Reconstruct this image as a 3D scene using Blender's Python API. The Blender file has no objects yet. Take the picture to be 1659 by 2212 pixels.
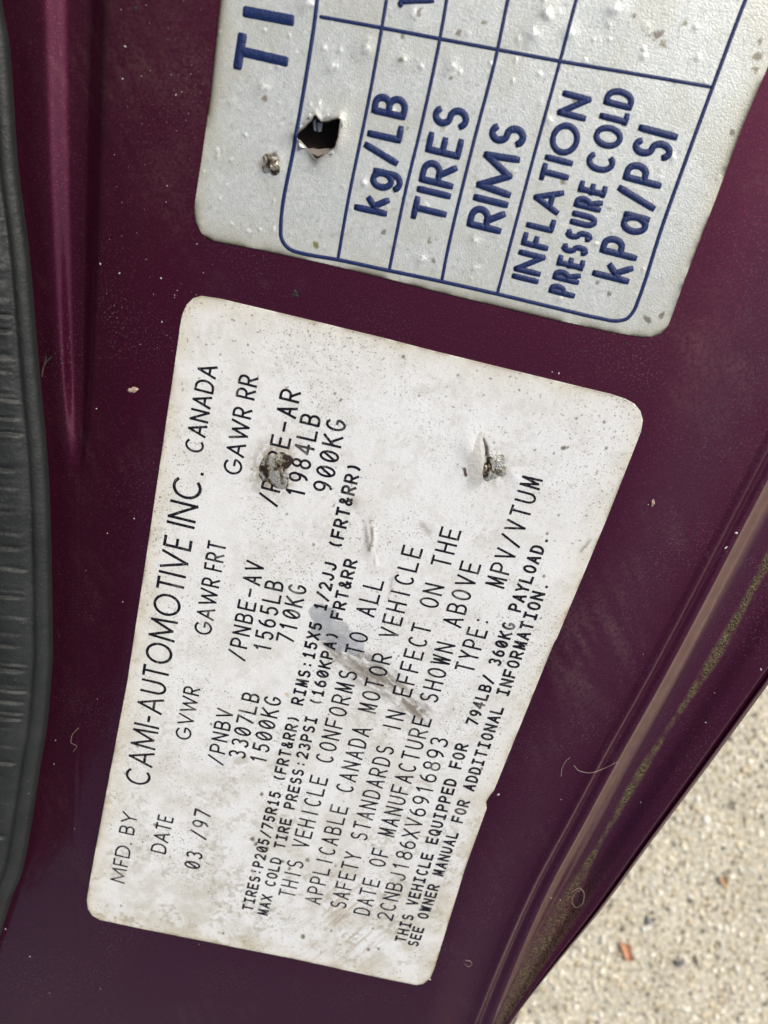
import bpy, math, random
import numpy as np
from mathutils import Matrix, Vector

# ------------------------------------------------------------------ camera, world, sun, exposure
F, CX, CY = 1600.0, 829.5, 1106.0            # lens in picture units (picture 1659 x 2212)
sc = bpy.context.scene
nc = -np.array([0.0315, -0.366, 1.0]); N = nc / np.linalg.norm(nc)      # panel normal, lens axes (x right, y down, z ahead)
e1 = np.array([1.0, 0, 0]) - N * N[0]; e1 /= np.linalg.norm(e1)
e2 = np.cross(N, e1)
DIST = 123.0                                 # mm from lens to the panel plane (along its normal)
up = np.array([0.10, -0.03, -0.98]); up /= np.linalg.norm(up)
xw = np.array([1.0, 0, 0]) - up * up[0]; xw /= np.linalg.norm(xw)
yw = np.cross(up, xw)
RC = np.stack([xw, yw, up])                  # lens axes -> world
CAM = np.array([0, 0, 0.58])
cam_d = bpy.data.cameras.new('camera'); cam = bpy.data.objects.new('camera', cam_d)
sc.collection.objects.link(cam); sc.camera = cam
def mat4(c0, c1, c2, t):
    m = np.eye(4); m[:3, 0] = c0; m[:3, 1] = c1; m[:3, 2] = c2; m[:3, 3] = t
    return Matrix(m.tolist())
cam.matrix_world = mat4(RC @ [1, 0, 0], RC @ [0, -1, 0], RC @ [0, 0, -1], CAM)
cam_d.sensor_fit = 'HORIZONTAL'; cam_d.sensor_width = 36; cam_d.lens = 36 * F / 1659
cam_d.clip_start = 0.005; cam_d.clip_end = 300
cam_d.dof.use_dof = True; cam_d.dof.focus_distance = 0.134; cam_d.dof.aperture_fstop = 31

sun_c = np.array([0.58, -0.26, -0.77]); sun_c /= np.linalg.norm(sun_c)
sun_w = RC @ sun_c
sd = bpy.data.lights.new('sun', 'SUN'); sd.energy = 2.2; sd.angle = math.radians(12); sd.color = (1, .975, .90)
so = bpy.data.objects.new('sun', sd); sc.collection.objects.link(so)
so.rotation_euler = Vector(sun_w).to_track_quat('Z', 'Y').to_euler(); so.location = (0, 0, 3)
w = bpy.data.worlds.new('World'); sc.world = w; w.use_nodes = True
nt = w.node_tree; bg = nt.nodes['Background']
sky = nt.nodes.new('ShaderNodeTexSky'); sky.sky_type = 'NISHITA'; sky.sun_disc = False
sky.sun_elevation = math.asin(sun_w[2]); sky.sun_rotation = math.atan2(sun_w[0], sun_w[1])
sky.air_density = 0.7; sky.dust_density = 5.0; sky.ozone_density = 1.0
nt.links.new(sky.outputs[0], bg.inputs[0]); bg.inputs[1].default_value = 0.09
sc.view_settings.view_transform = 'Standard'; sc.view_settings.look = 'None'
sc.view_settings.exposure = 0.45; sc.view_settings.gamma = 1

# ------------------------------------------------------------------ panel frame helpers
rng = np.random.default_rng(7); random.seed(7)
O = np.array([0, 0, 1.0]) * (-DIST / N[2])
PF = mat4(RC @ e1, RC @ e2, RC @ N, RC @ (O * .001) + CAM)
def U(p, h=0.0):
    """picture point(s) -> panel-frame mm, on the sheet h mm above the panel plane"""
    p = np.atleast_2d(np.asarray(p, float)); h = np.broadcast_to(np.asarray(h, float), p.shape[:1])
    r = np.c_[(p[:, 0] - CX) / F, (p[:, 1] - CY) / F, np.ones(len(p))]
    X = r * ((-DIST + h) / (r @ N))[:, None] - O
    return np.c_[X @ e1, X @ e2, h]
def to_px(q):
    q = np.atleast_2d(q); X = O + q[:, :1] * e1 + q[:, 1:2] * e2
    return np.c_[CX + F * X[:, 0] / X[:, 2], CY + F * X[:, 1] / X[:, 2]]
def mmpx(p): return np.linalg.norm(U([p])[0] - U([(p[0] + 1, p[1] + .2)])[0]) / 1.02
def empty(name, label=None, cat=None, group=None, kind=None):
    o = bpy.data.objects.new(name, None); sc.collection.objects.link(o); o.matrix_world = PF; o.empty_display_size = .01
    tag(o, label, cat, group, kind); return o
def tag(o, label=None, cat=None, group=None, kind=None):
    for k, v in (('label', label), ('category', cat), ('group', group), ('kind', kind)):
        if v: o[k] = v
def mesh(name, v, f, mat, parent=None, smooth=True, cols=None, mm=True, world=False):
    me = bpy.data.meshes.new(name)
    v = np.asarray(v, float) * (.001 if mm else 1)
    fa = np.asarray(f) if len({len(q) for q in f[:50]} | {len(f[-1])}) == 1 else None
    if fa is not None and fa.ndim == 2:
        me.vertices.add(len(v)); me.vertices.foreach_set('co', v.astype(np.float32).ravel()); k_ = fa.shape[1]
        me.loops.add(fa.size); me.loops.foreach_set('vertex_index', fa.astype(np.int32).ravel())
        me.polygons.add(len(fa)); me.polygons.foreach_set('loop_start', np.arange(0, fa.size, k_, dtype=np.int32)); me.update(calc_edges=True)
    else: me.from_pydata(v.tolist(), [], [list(map(int, q)) for q in f])
    me.polygons.foreach_set('use_smooth', [bool(smooth)] * len(me.polygons))
    for cn, ca in (cols or {}).items():
        a = me.attributes.new(cn, 'FLOAT_COLOR', 'POINT')
        c4 = np.ones((len(v), 4), np.float32); c4[:, :ca.shape[1]] = ca; a.data.foreach_set('color', c4.ravel())
    me.materials.append(mat); me.update()
    o = bpy.data.objects.new(name, me); sc.collection.objects.link(o)
    if parent is not None: o.parent = parent
    elif not world: o.matrix_world = PF
    return o
NG = {}
def vnoise(x, y, s, seed):
    """smooth value noise, cell size s"""
    if seed not in NG: NG[seed] = np.random.default_rng(seed).random((256, 256))
    g = NG[seed]; x = x / s + 1000.37; y = y / s + 1000.71
    i = np.floor(x).astype(int); j = np.floor(y).astype(int); u = x - i; v = y - j
    u = u * u * (3 - 2 * u); v = v * v * (3 - 2 * v)
    a, b, c, d = g[i % 256, j % 256], g[(i + 1) % 256, j % 256], g[i % 256, (j + 1) % 256], g[(i + 1) % 256, (j + 1) % 256]
    return (a * (1 - u) + b * u) * (1 - v) + (c * (1 - u) + d * u) * v
def fbm(x, y, s, seed, n=4, g=.5):
    t = 0; k = 0; a = 1
    for i in range(n): t = t + a * vnoise(x, y, s / 2 ** i, seed + i); k += a; a *= g
    return t / k
def sstep(a, b, x): t = np.clip((x - a) / (b - a), 0, 1); return t * t * (3 - 2 * t)
def pchip(xk, yk, x):
    xk = np.asarray(xk, float); yk = np.asarray(yk, float); h = np.diff(xk); d = np.diff(yk) / h
    m = np.zeros_like(yk)
    for i in range(1, len(xk) - 1):
        if d[i - 1] * d[i] > 0:
            w1 = 2 * h[i] + h[i - 1]; w2 = h[i] + 2 * h[i - 1]; m[i] = (w1 + w2) / (w1 / d[i - 1] + w2 / d[i])
    m[0] = d[0]; m[-1] = d[-1]
    k = np.clip(np.searchsorted(xk, x) - 1, 0, len(h) - 1); t = (x - xk[k]) / h[k]
    return ((1 + 2 * t) * (1 - t) ** 2 * yk[k] + t * (1 - t) ** 2 * h[k] * m[k] + t * t * (3 - 2 * t) * yk[k + 1] + t * t * (t - 1) * h[k] * m[k + 1])
def poly_dist(P, poly):
    """signed distance (inside negative) and nearest boundary point"""
    P = np.asarray(P, float); poly = np.asarray(poly, float); best = np.full(len(P), 1e9); near = np.zeros((len(P), 2)); ins = np.zeros(len(P), bool)
    for i in range(len(poly)):
        a = poly[i]; b = poly[(i + 1) % len(poly)]; ab = b - a
        t = np.clip(((P - a) @ ab) / max(ab @ ab, 1e-12), 0, 1); q = a + t[:, None] * ab
        d = np.linalg.norm(P - q, axis=1); k = d < best; best[k] = d[k]; near[k] = q[k]
        if a[1] != b[1]:
            c = ((a[1] > P[:, 1]) != (b[1] > P[:, 1])) & (P[:, 0] < (b[0] - a[0]) * (P[:, 1] - a[1]) / (b[1] - a[1]) + a[0]); ins ^= c
    return np.where(ins, -best, best), near

# ------------------------------------------------------------------ materials
def M(name):
    m = bpy.data.materials.new(name); m.use_nodes = True; t = m.node_tree
    return m, t, t.nodes['Principled BSDF'], lambda k: t.nodes.new('ShaderNode' + k), t.links.new
def simple(name, col, rough=.5, metal=0, bump=0, bscale=1000, coat=0, spec=.5):
    m, t, b, n, L = M(name); b.inputs['Base Color'].default_value = (*col, 1); b.inputs['Roughness'].default_value = rough
    b.inputs['Metallic'].default_value = metal; b.inputs['Coat Weight'].default_value = coat; b.inputs['Specular IOR Level'].default_value = spec
    if bump:
        tc = n('TexCoord'); ns = n('TexNoise'); bp = n('Bump'); ns.inputs['Scale'].default_value = bscale; ns.inputs['Detail'].default_value = 4
        L(tc.outputs['Object'], ns.inputs['Vector']); L(ns.outputs[0], bp.inputs['Height']); bp.inputs['Strength'].default_value = bump; bp.inputs['Distance'].default_value = .0003
        L(bp.outputs[0], b.inputs['Normal'])
    return m
def paint_mat():
    m, t, b, n, L = M('purple_car_paint'); tc = n('TexCoord')
    def noise(s, d=3):
        x = n('TexNoise'); x.inputs['Scale'].default_value = s; x.inputs['Detail'].default_value = d; L(tc.outputs['Object'], x.inputs['Vector']); return x.outputs[0]
    def ramp(src, a, c):
        r = n('MapRange'); r.interpolation_type = 'SMOOTHSTEP'; L(src, r.inputs[0]); r.inputs[1].default_value = a; r.inputs[2].default_value = c; return r.outputs[0]
    def mixc(fac, a, c):
        x = n('Mix'); x.data_type = 'RGBA'; L(fac, x.inputs[0]); ins = (x.inputs[6], x.inputs[7])
        for s, v in zip(ins, (a, c)):
            if isinstance(v, tuple): s.default_value = (*v, 1)
            else: L(v, s)
        return x.outputs[2]
    def mul(a, c):
        x = n('Math'); x.operation = 'MULTIPLY'
        for s, v in zip(x.inputs, (a, c)):
            if isinstance(v, (int, float)): s.default_value = v
            else: L(v, s)
        return x.outputs[0]
    flake = ramp(noise(3800, 2), .55, .78)
    base = mixc(flake, (.064, .0050, .0235), (.185, .024, .082))
    dust = mul(ramp(noise(2600, 2), .56, .74), ramp(noise(55, 3), .40, .75))
    dust = mul(dust, .30)
    base = mixc(dust, base, (.30, .25, .25))
    at = n('Attribute'); at.attribute_name = 'dirt_reflection'; sp = n('SeparateColor'); L(at.outputs['Color'], sp.inputs[0])  # red: dirt; green: painted ground reflection; blue: dust and painted sheen
    gr = ramp(noise(2200, 4), .30, .62)
    dm = n('Mix'); dm.data_type = 'RGBA'; dm.inputs[6].default_value = (.022, .018, .009, 1); dm.inputs[7].default_value = (.15, .13, .062, 1); L(gr, dm.inputs[0])
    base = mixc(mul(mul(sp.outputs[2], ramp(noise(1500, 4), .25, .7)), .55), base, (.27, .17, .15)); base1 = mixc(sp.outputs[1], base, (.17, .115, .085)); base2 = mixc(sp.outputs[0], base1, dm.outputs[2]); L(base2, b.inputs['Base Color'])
    ms = n('Math'); ms.operation = 'MAXIMUM'; L(sp.outputs[0], ms.inputs[0]); L(sp.outputs[1], ms.inputs[1]); mi = n('Math'); mi.operation = 'SUBTRACT'; mi.inputs[0].default_value = 1; L(ms.outputs[0], mi.inputs[1]); L(mul(mi.outputs[0], .8), b.inputs['Metallic'])
    b.inputs['Roughness'].default_value = .58; b.inputs['Specular IOR Level'].default_value = .2
    inv = n('Math'); inv.operation = 'SUBTRACT'; inv.inputs[0].default_value = 1; L(sp.outputs[0], inv.inputs[1]); L(mul(inv.outputs[0], .75), b.inputs['Coat Weight'])
    cr = n('MapRange'); L(noise(90, 4), cr.inputs[0]); cr.inputs[3].default_value = .03; cr.inputs[4].default_value = .20; L(cr.outputs[0], b.inputs['Coat Roughness'])
    bp = n('Bump'); L(noise(700, 3), bp.inputs['Height']); bp.inputs['Strength'].default_value = .10; bp.inputs['Distance'].default_value = .0004
    L(bp.outputs[0], b.inputs['Coat Normal'])
    b2 = n('Bump'); L(gr, b2.inputs['Height']); L(sp.outputs[0], b2.inputs['Strength']); b2.inputs['Distance'].default_value = .0005; L(b2.outputs[0], b.inputs['Normal'])
    return m
def attr_mat(name, rough, bump, bscale, metal=0, spec=.4, coat=0, specks=False):
    m, t, b, n, L = M(name); at = n('Attribute'); at.attribute_name = 'col'; L(at.outputs['Color'], b.inputs['Base Color'])
    b.inputs['Roughness'].default_value = rough; b.inputs['Metallic'].default_value = metal; b.inputs['Specular IOR Level'].default_value = spec; b.inputs['Coat Weight'].default_value = coat; b.inputs['Coat Roughness'].default_value = .2
    tc = n('TexCoord'); ns = n('TexNoise'); ns.inputs['Scale'].default_value = bscale; ns.inputs['Detail'].default_value = 4; L(tc.outputs['Object'], ns.inputs['Vector'])
    bp = n('Bump'); L(ns.outputs[0], bp.inputs['Height']); bp.inputs['Strength'].default_value = bump; bp.inputs['Distance'].default_value = .0002; L(bp.outputs[0], b.inputs['Normal'])
    if specks:      # fine pepper of road dirt
        def nz(sc_, d, a, c, off):
            x = n('TexNoise'); x.inputs['Scale'].default_value = sc_; x.inputs['Detail'].default_value = d; mp = n('Mapping'); mp.inputs['Location'].default_value = (off, off, 0); L(tc.outputs['Object'], mp.inputs[0]); L(mp.outputs[0], x.inputs['Vector'])
            r = n('MapRange'); r.interpolation_type = 'SMOOTHSTEP'; L(x.outputs[0], r.inputs[0]); r.inputs[1].default_value = a; r.inputs[2].default_value = c; return r.outputs[0]
        def mu(a, c):
            x = n('Math'); x.operation = 'MULTIPLY'; L(a, x.inputs[0])
            if isinstance(c, float): x.inputs[1].default_value = c
            else: L(c, x.inputs[1])
            return x.outputs[0]
        cur = at.outputs['Color']
        for fac, col in ((mu(mu(nz(2700, 2, .60, .70, .1), nz(60, 5, .36, .66, .2)), .8), (.16, .145, .11)), (mu(mu(nz(1500, 3, .64, .71, .3), nz(45, 4, .40, .64, .5)), .75), (.13, .115, .08)), (mu(nz(5200, 2, .50, .75, .7), .35), (.33, .32, .29))):
            x = n('Mix'); x.data_type = 'RGBA'; L(fac, x.inputs[0]); L(cur, x.inputs[6]); x.inputs[7].default_value = (*col, 1); cur = x.outputs[2]
        L(cur, b.inputs['Base Color'])
    return m
PAINT = paint_mat()
LABEL = attr_mat('white_label_film', .5, .25, 1600, specks=True)
PLATE = attr_mat('silver_placard_film', .42, .38, 4200, metal=.25, coat=.35)
def ink_mat():
    m, t, b, n, L = M('worn_black_print'); tc = n('TexCoord'); b.inputs['Roughness'].default_value = .6; b.inputs['Specular IOR Level'].default_value = .15
    f = None
    for sc_, a, c, k in ((2600, .60, .72, .55), (160, .60, .70, .35)):
        x = n('TexNoise'); x.inputs['Scale'].default_value = sc_; x.inputs['Detail'].default_value = 4; L(tc.outputs['Object'], x.inputs['Vector'])
        r = n('MapRange'); L(x.outputs[0], r.inputs[0]); r.inputs[1].default_value = a; r.inputs[2].default_value = c; r.inputs[4].default_value = k
        if f is None: f = r.outputs[0]
        else:
            q = n('Math'); q.operation = 'MAXIMUM'; L(f, q.inputs[0]); L(r.outputs[0], q.inputs[1]); f = q.outputs[0]
    x = n('Mix'); x.data_type = 'RGBA'; L(f, x.inputs[0]); x.inputs[6].default_value = (.007, .007, .013, 1); x.inputs[7].default_value = (.42, .41, .38, 1); L(x.outputs[2], b.inputs['Base Color'])
    return m
INK = ink_mat()
BLUE = simple('blue_embossed_print', (.009, .022, .095), .5, bump=.4, bscale=2500, spec=.3)
def rubber_mat():
    m, t, b, n, L = M('black_rubber'); tc = n('TexCoord'); b.inputs['Roughness'].default_value = .6
    a = n('TexNoise'); a.inputs['Scale'].default_value = 120; a.inputs['Detail'].default_value = 8; a.inputs['Roughness'].default_value = .7; L(tc.outputs['Object'], a.inputs['Vector'])
    r = n('ValToRGB'); L(a.outputs[0], r.inputs[0]); e = r.color_ramp.elements; e[0].position = .35; e[0].color = (.010, .0115, .011, 1); e[1].position = .76; e[1].color = (.024, .0265, .025, 1)
    f = n('TexNoise'); f.inputs['Scale'].default_value = 1700; f.inputs['Detail'].default_value = 3; L(tc.outputs['Object'], f.inputs['Vector'])
    q = n('MapRange'); L(f.outputs[0], q.inputs[0]); q.inputs[1].default_value = .68; q.inputs[2].default_value = .78; q.inputs[4].default_value = .6
    x = n('Mix'); x.data_type = 'RGBA'; L(q.outputs[0], x.inputs[0]); L(r.outputs[0], x.inputs[6]); x.inputs[7].default_value = (.16, .15, .13, 1); L(x.outputs[2], b.inputs['Base Color'])
    bp = n('Bump'); L(f.outputs[0], bp.inputs['Height']); bp.inputs['Strength'].default_value = .45; bp.inputs['Distance'].default_value = .0003; L(bp.outputs[0], b.inputs['Normal'])
    return m
RUBBER = rubber_mat()
PIT = simple('dark_hole', (.035, .024, .015), .8, bump=.8, bscale=700)
FIBRE = simple('pale_fibre', (.42, .33, .26), .6)
FIBRED = simple('dark_fibre', (.05, .035, .03), .6)
SPECK = simple('dust_fleck', (.62, .56, .52), .7)
SPECKD = simple('dark_grit', (.02, .014, .012), .7)
FOIL = attr_mat('crumpled_metal', .40, 1.0, 2200, metal=.5)
LEAF = simple('dry_leaf', (.55, .27, .15), .7, bump=.5, bscale=300)
GRAIN = attr_mat('aggregate_stone', .8, .5, 900)
def ground_mat():
    m, t, b, n, L = M('exposed_aggregate_concrete'); tc = n('TexCoord')
    ns = n('TexNoise'); ns.inputs['Scale'].default_value = 260; ns.inputs['Detail'].default_value = 6; ns.inputs['Roughness'].default_value = .7; L(tc.outputs['Object'], ns.inputs['Vector'])
    n2 = n('TexNoise'); n2.inputs['Scale'].default_value = 26; n2.inputs['Detail'].default_value = 4; L(tc.outputs['Object'], n2.inputs['Vector'])
    r = n('ValToRGB'); L(ns.outputs[0], r.inputs[0]); e = r.color_ramp.elements
    e[0].position = .32; e[0].color = (.24, .205, .135, 1); e[1].position = .60; e[1].color = (.78, .73, .585, 1)
    mx = n('Mix'); mx.data_type = 'RGBA'; mx.blend_type = 'MULTIPLY'; mx.inputs[0].default_value = .5; L(r.outputs[0], mx.inputs[6])
    r2 = n('ValToRGB'); L(n2.outputs[0], r2.inputs[0]); r2.color_ramp.elements[0].position = .3; r2.color_ramp.elements[0].color = (.55, .54, .52, 1); r2.color_ramp.elements[1].position = .7
    L(r2.outputs[0], mx.inputs[7]); L(mx.outputs[2], b.inputs['Base Color']); b.inputs['Roughness'].default_value = .85
    bp = n('Bump'); L(ns.outputs[0], bp.inputs['Height']); bp.inputs['Strength'].default_value = .8; bp.inputs['Distance'].default_value = .002; L(bp.outputs[0], b.inputs['Normal'])
    return m
GROUND = ground_mat()

# ------------------------------------------------------------------ ground
gv = []; gf = []; S = 60.0
ticks = np.array([-S, -12, -3, -1, -.3, 0, .3, .6, 1, 3, 12, S])
for j in ticks:
    for i in ticks: gv.append((i, j, 0))
n_ = len(ticks)
for j in range(n_ - 1):
    for i in range(n_ - 1): gf.append((j * n_ + i, j * n_ + i + 1, (j + 1) * n_ + i + 1, (j + 1) * n_ + i))
g = mesh('ground', gv, gf, GROUND, mm=False, world=True, smooth=False); tag(g, kind='structure')
def to_ground(p, z=0.0):
    r = RC @ np.array([(p[0] - CX) / F, (p[1] - CY) / F, 1.0]); t = (z - CAM[2]) / r[2]; return CAM + r * t
corners = np.array([to_ground(p) for p in ((1000, 2300), (1800, 2350), (1800, 1200), (1500, 1500))])
lo, hi = corners.min(0) - .03, corners.max(0) + .03
# aggregate grains: one mass of small stones pressed in the surface
ico = [(0, 0, 1), (.89, 0, .45), (.28, .85, .45), (-.72, .53, .45), (-.72, -.53, .45), (.28, -.85, .45), (.72, .53, -.45), (-.28, .85, -.45), (-.89, 0, -.45), (-.28, -.85, -.45), (.72, -.53, -.45)]
ico = np.array(ico); icf = [(0, 1, 2), (0, 2, 3), (0, 3, 4), (0, 4, 5), (0, 5, 1), (1, 6, 2), (2, 7, 3), (3, 8, 4), (4, 9, 5), (5, 10, 1), (2, 6, 7), (3, 7, 8), (4, 8, 9), (5, 9, 10), (1, 10, 6)]
nG = 26000; xs = rng.uniform(lo[0], hi[0], nG); ys = rng.uniform(lo[1], hi[1], nG); rr = .0005 + .0022 * rng.random(nG) ** 3.4
pal = np.array([(.62, .56, .42), (.46, .40, .27), (.74, .70, .57), (.30, .27, .21), (.55, .46, .31), (.15, .14, .12), (.80, .77, .68), (.56, .54, .47)])
GV = []; GF = []; GC = []
for k in range(nG):
    a = rng.random() * 6.28; s = rng.uniform(.7, 1.3, 3) * (1, 1, .55); q = ico * s * rr[k] * (1 + .25 * rng.standard_normal((11, 1)) * .6)
    q = np.c_[q[:, 0] * math.cos(a) - q[:, 1] * math.sin(a), q[:, 0] * math.sin(a) + q[:, 1] * math.cos(a), q[:, 2]] + (xs[k], ys[k], rr[k] * rng.uniform(-.25, .25))
    b0 = len(GV) * 11; GV.append(q); GF += [(i + b0, j + b0, l + b0) for i, j, l in icf]
    GC.append(np.repeat(pal[rng.choice(8, p=[.2, .2, .14, .1, .14, .05, .07, .1])][None] * rng.uniform(.85, 1.25), 11, 0).clip(0, .88))
o = mesh('aggregate_grains', np.vstack(GV), GF, GRAIN, mm=False, world=True, smooth=True, cols={'col': np.vstack(GC)})
tag(o, 'small tan and grey stone grains in the concrete surface', 'gravel', kind='stuff')

# ------------------------------------------------------------------ painted door-opening panel
def rail(pts): pts = np.array(pts, float); return lambda y: pchip(pts[:, 0], pts[:, 1], np.clip(y, pts[0, 0], pts[-1, 0]))
R_SEAL = rail([(-500, -45), (0, 5), (100, 22), (350, 40), (550, 65), (737, 81), (837, 90), (1037, 107), (1187, 112), (1412, 115), (1475, 111), (1575, 102), (1645, 90), (1775, 70), (1890, 47), (1925, 32), (2015, 3), (2200, -60), (2700, -230)])
R_LIP = rail([(-500, 2480), (0, 2210), (500, 1945), (1037, 1659), (1475, 1429), (1645, 1334), (1785, 1259), (1915, 1189), (2045, 1130), (2195, 1069), (2300, 1031), (2700, 900)])
R_EDGE = rail([(-500, 3130), (0, 2760), (500, 2388), (900, 2090), (1200, 1868), (1480, 1659), (1655, 1530), (1815, 1410), (1965, 1299), (2110, 1180), (2200, 1111), (2300, 1046), (2700, 912)])
def knots(y):
    s, l, e = float(R_SEAL(y)), float(R_LIP(y)), float(R_EDGE(y)); gw = e - l; ff = min(1, gw / 150)
    k = float(1 - sstep(780, 1060, y)); hw = max(13, 74 * math.sqrt(min(1.15, max(0, 1 - y / 1050)))); D = -3.4 * float(1 - sstep(900, 1900, y)); xc = 12 * math.log(math.exp(165 / 12) + math.exp((s + 30 + hw * .9) / 12))
    gap = max(150 + .13 * (2212 - y), 110)
    xk = [-600, s - 60, s + 8, xc - hw, xc - .22 * hw, xc + .30 * hw, xc + hw, xc + hw + 120, l - gap, l - 60, l - 38, l - 24, l - 9, l, l + .07 * gw, l + .22 * gw, l + .45 * gw, e - .30 * gw, e - .13 * gw, e - .085 * gw, e - .045 * gw, e]
    x6 = xk[7]; hb = lambda q: -2.6 * max(0, (x6 - q) / (x6 - xk[2])) ** 1.9
    hk = [-5, -3.4, -2.6, hb(xk[3]), hb(xk[4]) * .6 + hb(xk[5]) * .4 - 2.3 * k, hb(xk[5]) - 2.3 * k, hb(xk[6]), 0, 0, -1.9 + D, -1.6 + D, -2.7 + D, -2.45 + D, -2.6 + D, -4.2 * ff - 1.4 + D, -6.6 * ff - .8 + D, -7.4 * ff - .8 + D, -6.2 * ff - .8 + D, -5.9 * ff - .8 + D, -6.9 * ff - .8 + D, -6.2 * ff - .9 + D, -6.6 * ff - 1.2 + D]
    return xk, hk
ycol = np.arange(-480, 2690, 9.0); PV = []; PD = []; nx = None
for y in ycol:
    xk, hk = knots(y); xs = []
    for i in range(len(xk) - 1):
        seg = 14 if i != 7 else 60
        xs.append(np.linspace(xk[i], xk[i + 1], seg, endpoint=False))
    xs = np.append(np.concatenate(xs), xk[-1]); hs = pchip(xk, hk, xs); nx = len(xs)
    PV.append(U(np.c_[xs, np.full(nx, y)], hs))
    l, e = xk[13], xk[-1]; fr = (xs - l) / (e - l); lo_ = float(sstep(1800, 2120, y)); st = .33 + .015 * math.sin(y / 70) + .06 * lo_
    wd = .038 + .010 * math.sin(y / 43) + .20 * lo_
    nz = fbm(xs, np.full(nx, y), 16, 5, 4); d = np.clip(1.5 - np.abs(fr - st) / wd, 0, 1) * sstep(.05, .10, fr) * np.clip(2.2 * nz - .35, 0, 1.1) * (1 - .3 * lo_)
    d = np.maximum(d, .7 * lo_ * sstep(.10, .2, fr) * (1 - sstep(.62, .8, fr)) * (.6 + .5 * nz))
    tan = sstep(-.006, .004, fr) * (1 - sstep(.05, .15, fr)) * (.7 + .3 * nz) * (1 - .3 * lo_)  # ground's reflection painted as a tan strip on the lip
    ym = np.full(nx, y); wipe = fbm((xs * .42 + ym * .9) * .16, xs * .9 - ym * .42, 16, 503, 4, .6); soft = fbm(xs, ym, 120, 507, 4)
    film = .75 * np.exp(-(((xs - 1270) / 95) ** 2 + ((ym - 1400 - .25 * (1270 - xs)) / 120) ** 2)) * sstep(.35, .7, wipe) + .45 * np.exp(-(((xs - 1560) / 150) ** 2 + ((ym - 800) / 190) ** 2)) * sstep(.25, .75, soft * .6 + wipe * .4)  # wiped dust, and a warm sheen painted at upper right
    film += .30 * np.exp(-(((xs - 330) / 120) ** 2 + ((ym - 130) / 330) ** 2)) * sstep(.3, .7, soft * .5 + wipe * .5) + .22 * np.exp(-(((xs - 170) / 55) ** 2 + ((ym - 960) / 120) ** 2)) * sstep(.35, .65, wipe)
    film += .5 * sstep(.45, .75, wipe) * sstep(.55, .7, soft) * .35
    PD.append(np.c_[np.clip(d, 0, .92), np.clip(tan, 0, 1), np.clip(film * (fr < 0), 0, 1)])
PV = np.vstack(PV); PD = np.vstack(PD)
holeP = U([(688, 296)])[0]
PFc = []
for j in range(len(ycol) - 1):
    for i in range(nx - 1):
        q = (j * nx + i, (j + 1) * nx + i, (j + 1) * nx + i + 1, j * nx + i + 1)
        if np.hypot(*(PV[q[0]][:2] - holeP[:2])) < 5.2: continue
        PFc.append(q)
pillar = empty('car_door_sill', 'dark purple painted car door-opening metal under both stickers', 'car body')
panel = mesh('painted_panel', PV, PFc, PAINT, pillar, cols={'dirt_reflection': PD})
# outer skin folding down behind the flange edge
sv = []; sf = []
for y in ycol:
    e = float(R_EDGE(y)); xk, hk = knots(y); bul = 16 * float(sstep(2165, 2215, y))
    for dx, h in ((0, hk[-1]), (-1.5, hk[-1] - .8), (-6 + bul, hk[-1] - 2.2), (-10 + bul, hk[-1] - 14), (-26 + bul, hk[-1] - 60)): sv.append(U([(e + dx, y)], h)[0])
for j in range(len(ycol) - 1):
    for i in range(4): a = j * 5 + i; sf.append((a, a + 5, a + 6, a + 1))
mesh('outer_skin', sv, sf, PAINT, pillar)
# pit under the torn hole
pv = []; pf = []
for k, (r_, h) in enumerate(((7.2, -.04), (5.0, -.3), (4.9, -1.5), (4.2, -3.4), (.01, -3.8))):
    for a in range(24): pv.append((holeP[0] + r_ * math.cos(a * .2618), holeP[1] + r_ * math.sin(a * .2618), h))
for k in range(4):
    for a in range(24): pf.append((k * 24 + a, k * 24 + (a + 1) % 24, k * 24 + 24 + (a + 1) % 24, k * 24 + 24 + a))
mesh('open_hole', pv, pf, PIT, pillar)
# unseen dark wall, added on the cabin side to darken the paint's reflections
tv = []; tf = []; upl = np.array([up @ e1, up @ e2, up @ N])
for y in np.arange(-480, 2690, 120.0):
    b0 = U([(float(R_SEAL(y)) - 215, y)], 1.0)[0]
    for a, c in ((0, 0), (-6, 12), (-14, 60), (-22, 150), (-30, 240)): tv.append(b0 + np.array([a, 0, 0]) + upl * c)
for j in range(len(tv) // 5 - 1):
    for i in range(4): a = j * 5 + i; tf.append((a, a + 1, a + 6, a + 5))
mesh('added_dark_wall', tv, tf, simple('dark_wall_plastic', (.035, .033, .033), .5, bump=.3, bscale=700), pillar)
def panel_h(x, y):
    xk, hk = knots(y); return float(pchip(xk, hk, np.array([x]))[0])

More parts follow.
